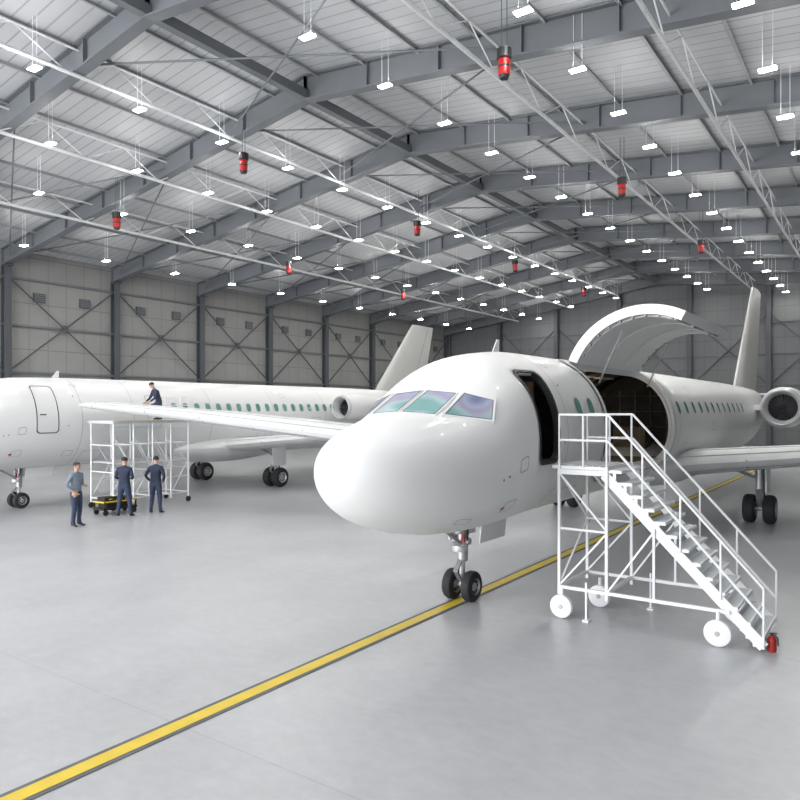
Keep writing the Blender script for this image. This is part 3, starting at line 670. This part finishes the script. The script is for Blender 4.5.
# ---------------------------------------------------------------- people
def person(loc,yaw,H,label,shirt,trou,arms,legs=None,lean=0.0,z0=0.0,drop=0.0):
    nodes=[];edges=[];rad=[]
    def nd(p,r,par=None):
        nodes.append(Vector(p)); rad.append(r if isinstance(r,tuple) else (r,r))
        if par is not None: edges.append((par,len(nodes)-1))
        return len(nodes)-1
    pel=nd((0,0,.95-drop),(.165,.12))
    def ln(p): 
        z=p[2]-.95; return (p[0],p[1]*math.cos(lean)+z*math.sin(lean),.95-drop+z*math.cos(lean)-p[1]*math.sin(lean))
    sp=nd(ln((0,0,1.1)),(.155,.112),pel); ch=nd(ln((0,.005,1.28)),(.185,.13),sp); cb=nd(ln((0,-.005,1.4)),(.14,.10),ch)
    nb=nd(ln((0,-.005,1.475)),(.062,.06),cb); n2=nd(ln((0,.005,1.53)),(.055,.057),nb); j=nd(ln((0,.03,1.575)),(.062,.07),n2)
    hm=nd(ln((0,.025,1.65)),(.076,.092),j); ht=nd(ln((0,.015,1.715)),(.062,.075),hm)
    hands=[]
    for s,(e,w,h) in zip((-1,1),arms):
        sh=nd(ln((s*.175,0,1.40)),(.07,.07),cb); el=nd(ln(e),(.05,.05),sh); wr=nd(ln(w),(.033,.033),el); hd=nd(ln(h),(.036,.024),wr)
        d=(Vector(ln(h))-Vector(ln(w))).normalized(); side=Vector((0,1,0)).cross(d)
        if side.length<.3: side=Vector((0,0,1)).cross(d)
        side.normalize(); side=d.cross(side).normalized(); nr=d.cross(side).normalized()*-s
        P=Vector(ln(h)); hands.append(P)
        for k,(o,l) in enumerate(((-.03,.062),(-.01,.075),(.011,.07),(.03,.055))):
            a=nd(P+d*.035+side*o,.0095,hd); c=nd(P+d*(.035+l*.5)+side*o*1.1+nr*.008,.0085,a); nd(P+d*(.035+l)+side*o*1.1+nr*.026,.007,c)
        a=nd(P+side*-.035+d*-.01+nr*.01,.011,hd); nd(P+side*-.06+d*.03+nr*.02,.009,a)
    legs=legs or [((-.1,.03,.5),(-.115,-.02,.1)),((.1,.03,.5),(.115,-.02,.1))]
    for s,(k,a) in zip((-1,1),legs):
        hp=nd((s*.088,0,.87-drop),(.108,.11),pel); kn=nd(k,(.07,.072),hp); an=nd(a,(.05,.053),kn)
        nd((a[0],a[1]-.035,a[2]-.055),(.038,.035),an)
        t=nd((a[0]+s*.02,a[1]+.1,a[2]-.055),(.045,.03),an); nd((a[0]+s*.03,a[1]+.18,a[2]-.065),(.04,.022),t)
    me=bpy.data.meshes.new('person_skel'); me.from_pydata(nodes,edges,[]); ob=bpy.data.objects.new('person_skel',me); COL.objects.link(ob)
    sk=ob.modifiers.new('s','SKIN'); sk.use_smooth_shade=True
    for i,r in enumerate(rad): me.skin_vertices[0].data[i].radius=r
    me.skin_vertices[0].data[0].use_root=True
    sb=ob.modifiers.new('u','SUBSURF'); sb.levels=2; sb.render_levels=2
    dg=bpy.context.evaluated_depsgraph_get(); m2=bpy.data.meshes.new_from_object(ob.evaluated_get(dg)); bpy.data.objects.remove(ob)
    m2.materials.clear()
    for m in(shirt,trou,SKIN,SHOE): m2.materials.append(m)
    nz=Vector(ln((0,.12,1.635)))
    for v in m2.vertices:
        d=(v.co-nz).length
        if d<.05: v.co.y+=.022*(1-d/.05)
    hc=Vector(ln((0,.02,1.64)))
    for p in m2.polygons:
        c=p.center
        if min((c-h).length for h in hands)<.115 : i=2
        elif (c-hc).length<.15: i=2
        elif c.z<.09: i=3
        elif c.z<.96-drop : i=1
        else: i=0
        p.material_index=i; p.use_smooth=True
    zmin=min(v.co.z for v in m2.vertices)
    o=bpy.data.objects.new('person',m2); COL.objects.link(o); sc_=H/1.79; o.scale=(sc_,)*3; o.rotation_euler=(0,0,yaw); o.location=(loc[0],loc[1],z0-zmin*sc_)
    tag(o,label,'person')
    b=MB(); rows=[]
    for i in range(9):
        ph=PI/2*(1-i/8*1.25); row=[]
        for k in range(21):
            a=2*PI*k/20; fwd=max(0,math.sin(a)); p2=ph if ph>.35 else .35+(ph-.35)*(1-fwd)
            row.append(ln((.088*math.cos(p2)*math.cos(a),.012+.104*math.cos(p2)*math.sin(a),1.675+.085*math.sin(p2))))
        rows.append(row)
    b.grid(rows,HAIR); b.build('hair',o,fix=True)
    for s in(-1,1):
        b=MB(); p=Vector(ln((s*.033,.107,1.66))); b.lathe(p,(0,1,0),[(-.01,.001),(-.007,.009),(0,.011),(.006,.007),(.008,.001)],EYE,10); b.build('eye',o)
        b=MB(); p=Vector(ln((s*.08,.012,1.64))); b.lathe(p,(s,-.3,0),[(-.01,.02),(.004,.026),(.01,.02),(.006,.005)],SKIN,10,False,True); b.build('ear',o)
    b=MB(); p=Vector(ln((0,.117,1.598))); b.box(p,(.045,.01,.008),LIPM); b.build('mouth',o,smooth=0)
    return o
front=lambda s:((s*.25,-.02,1.14),(s*.12,.2,1.1),(s*.05,.25,1.12))
pocket=lambda s:((s*.30,-.07,1.15),(s*.2,.07,.98),(s*.15,.11,.93))
reach=lambda s:((s*.25,.18,1.2),(s*.2,.40,1.15),(s*.18,.47,1.13))
person((-13.0,.33),math.radians(-70),1.9,'person in grey-blue shirt and navy trousers standing with bent arms',GREYS,NAVT,(front(-1),pocket(1)))
person((-13.5,2.2),math.radians(35),1.92,'person in dark navy workwear standing with hands in front',NAVY,NAVT,(front(-1),front(1)),legs=[((-.14,.02,.5),(-.19,-.02,.1)),((.14,.02,.5),(.19,-.02,.1))])
person((-13.3,3.2),math.radians(30),1.9,'person in dark navy workwear standing with hands on hips',NAVY,NAVT,(pocket(-1),pocket(1)),legs=[((-.12,.02,.5),(-.15,-.02,.1)),((.12,.02,.5),(.15,-.02,.1))])
person((-15.75,5.12),math.radians(165),1.78,'person in dark navy workwear crouching and leaning over the wing tip',NAVY,NAVT,(reach(-1),reach(1)),legs=[((-.18,.34,.50),(-.15,.0,.1)),((.18,.34,.50),(.15,.0,.1))],lean=.42,z0=2.975,drop=.30)
# ---------------------------------------------------------------- light + world + camera
w=bpy.data.worlds.new('World'); sc.world=w; w.use_nodes=True
bg=w.node_tree.nodes['Background']; bg.inputs['Color'].default_value=(.92,.96,1,1); bg.inputs['Strength'].default_value=1.5
def area(name,loc,rot,sx,sy,e,col=(1,1,1)):
    l=bpy.data.lights.new(name,'AREA'); l.shape='RECTANGLE'; l.size=sx; l.size_y=sy; l.energy=e; l.color=col
    o=bpy.data.objects.new(name,l); COL.objects.link(o); o.location=loc; o.rotation_euler=rot; return o
area('door_daylight',(-16,-25.5,6.5),(math.radians(90),0,0),30,11,11500,(.98,.985,1))
for n_,p_,e_ in(('cabin_fill',(-.3,6,4.0),28),('vestibule_fill',(0,.3,4.0),8)):  # warm fill lights added to brighten the interior behind the open doors
    l=bpy.data.lights.new(n_,'POINT'); l.energy=e_; l.color=(1,.84,.64); l.shadow_soft_size=.08; o=bpy.data.objects.new(n_,l); COL.objects.link(o); o.location=p_
cam=bpy.data.cameras.new('Camera'); co=bpy.data.objects.new('Camera',cam); COL.objects.link(co)
co.location=(CX,CY,CZ); co.rotation_euler=(PI/2,0,math.atan2(.577,.8165)); cam.lens=31.5; cam.sensor_width=36; cam.shift_y=.01; cam.clip_end=300
sc.camera=co
sc.view_settings.view_transform='Standard'
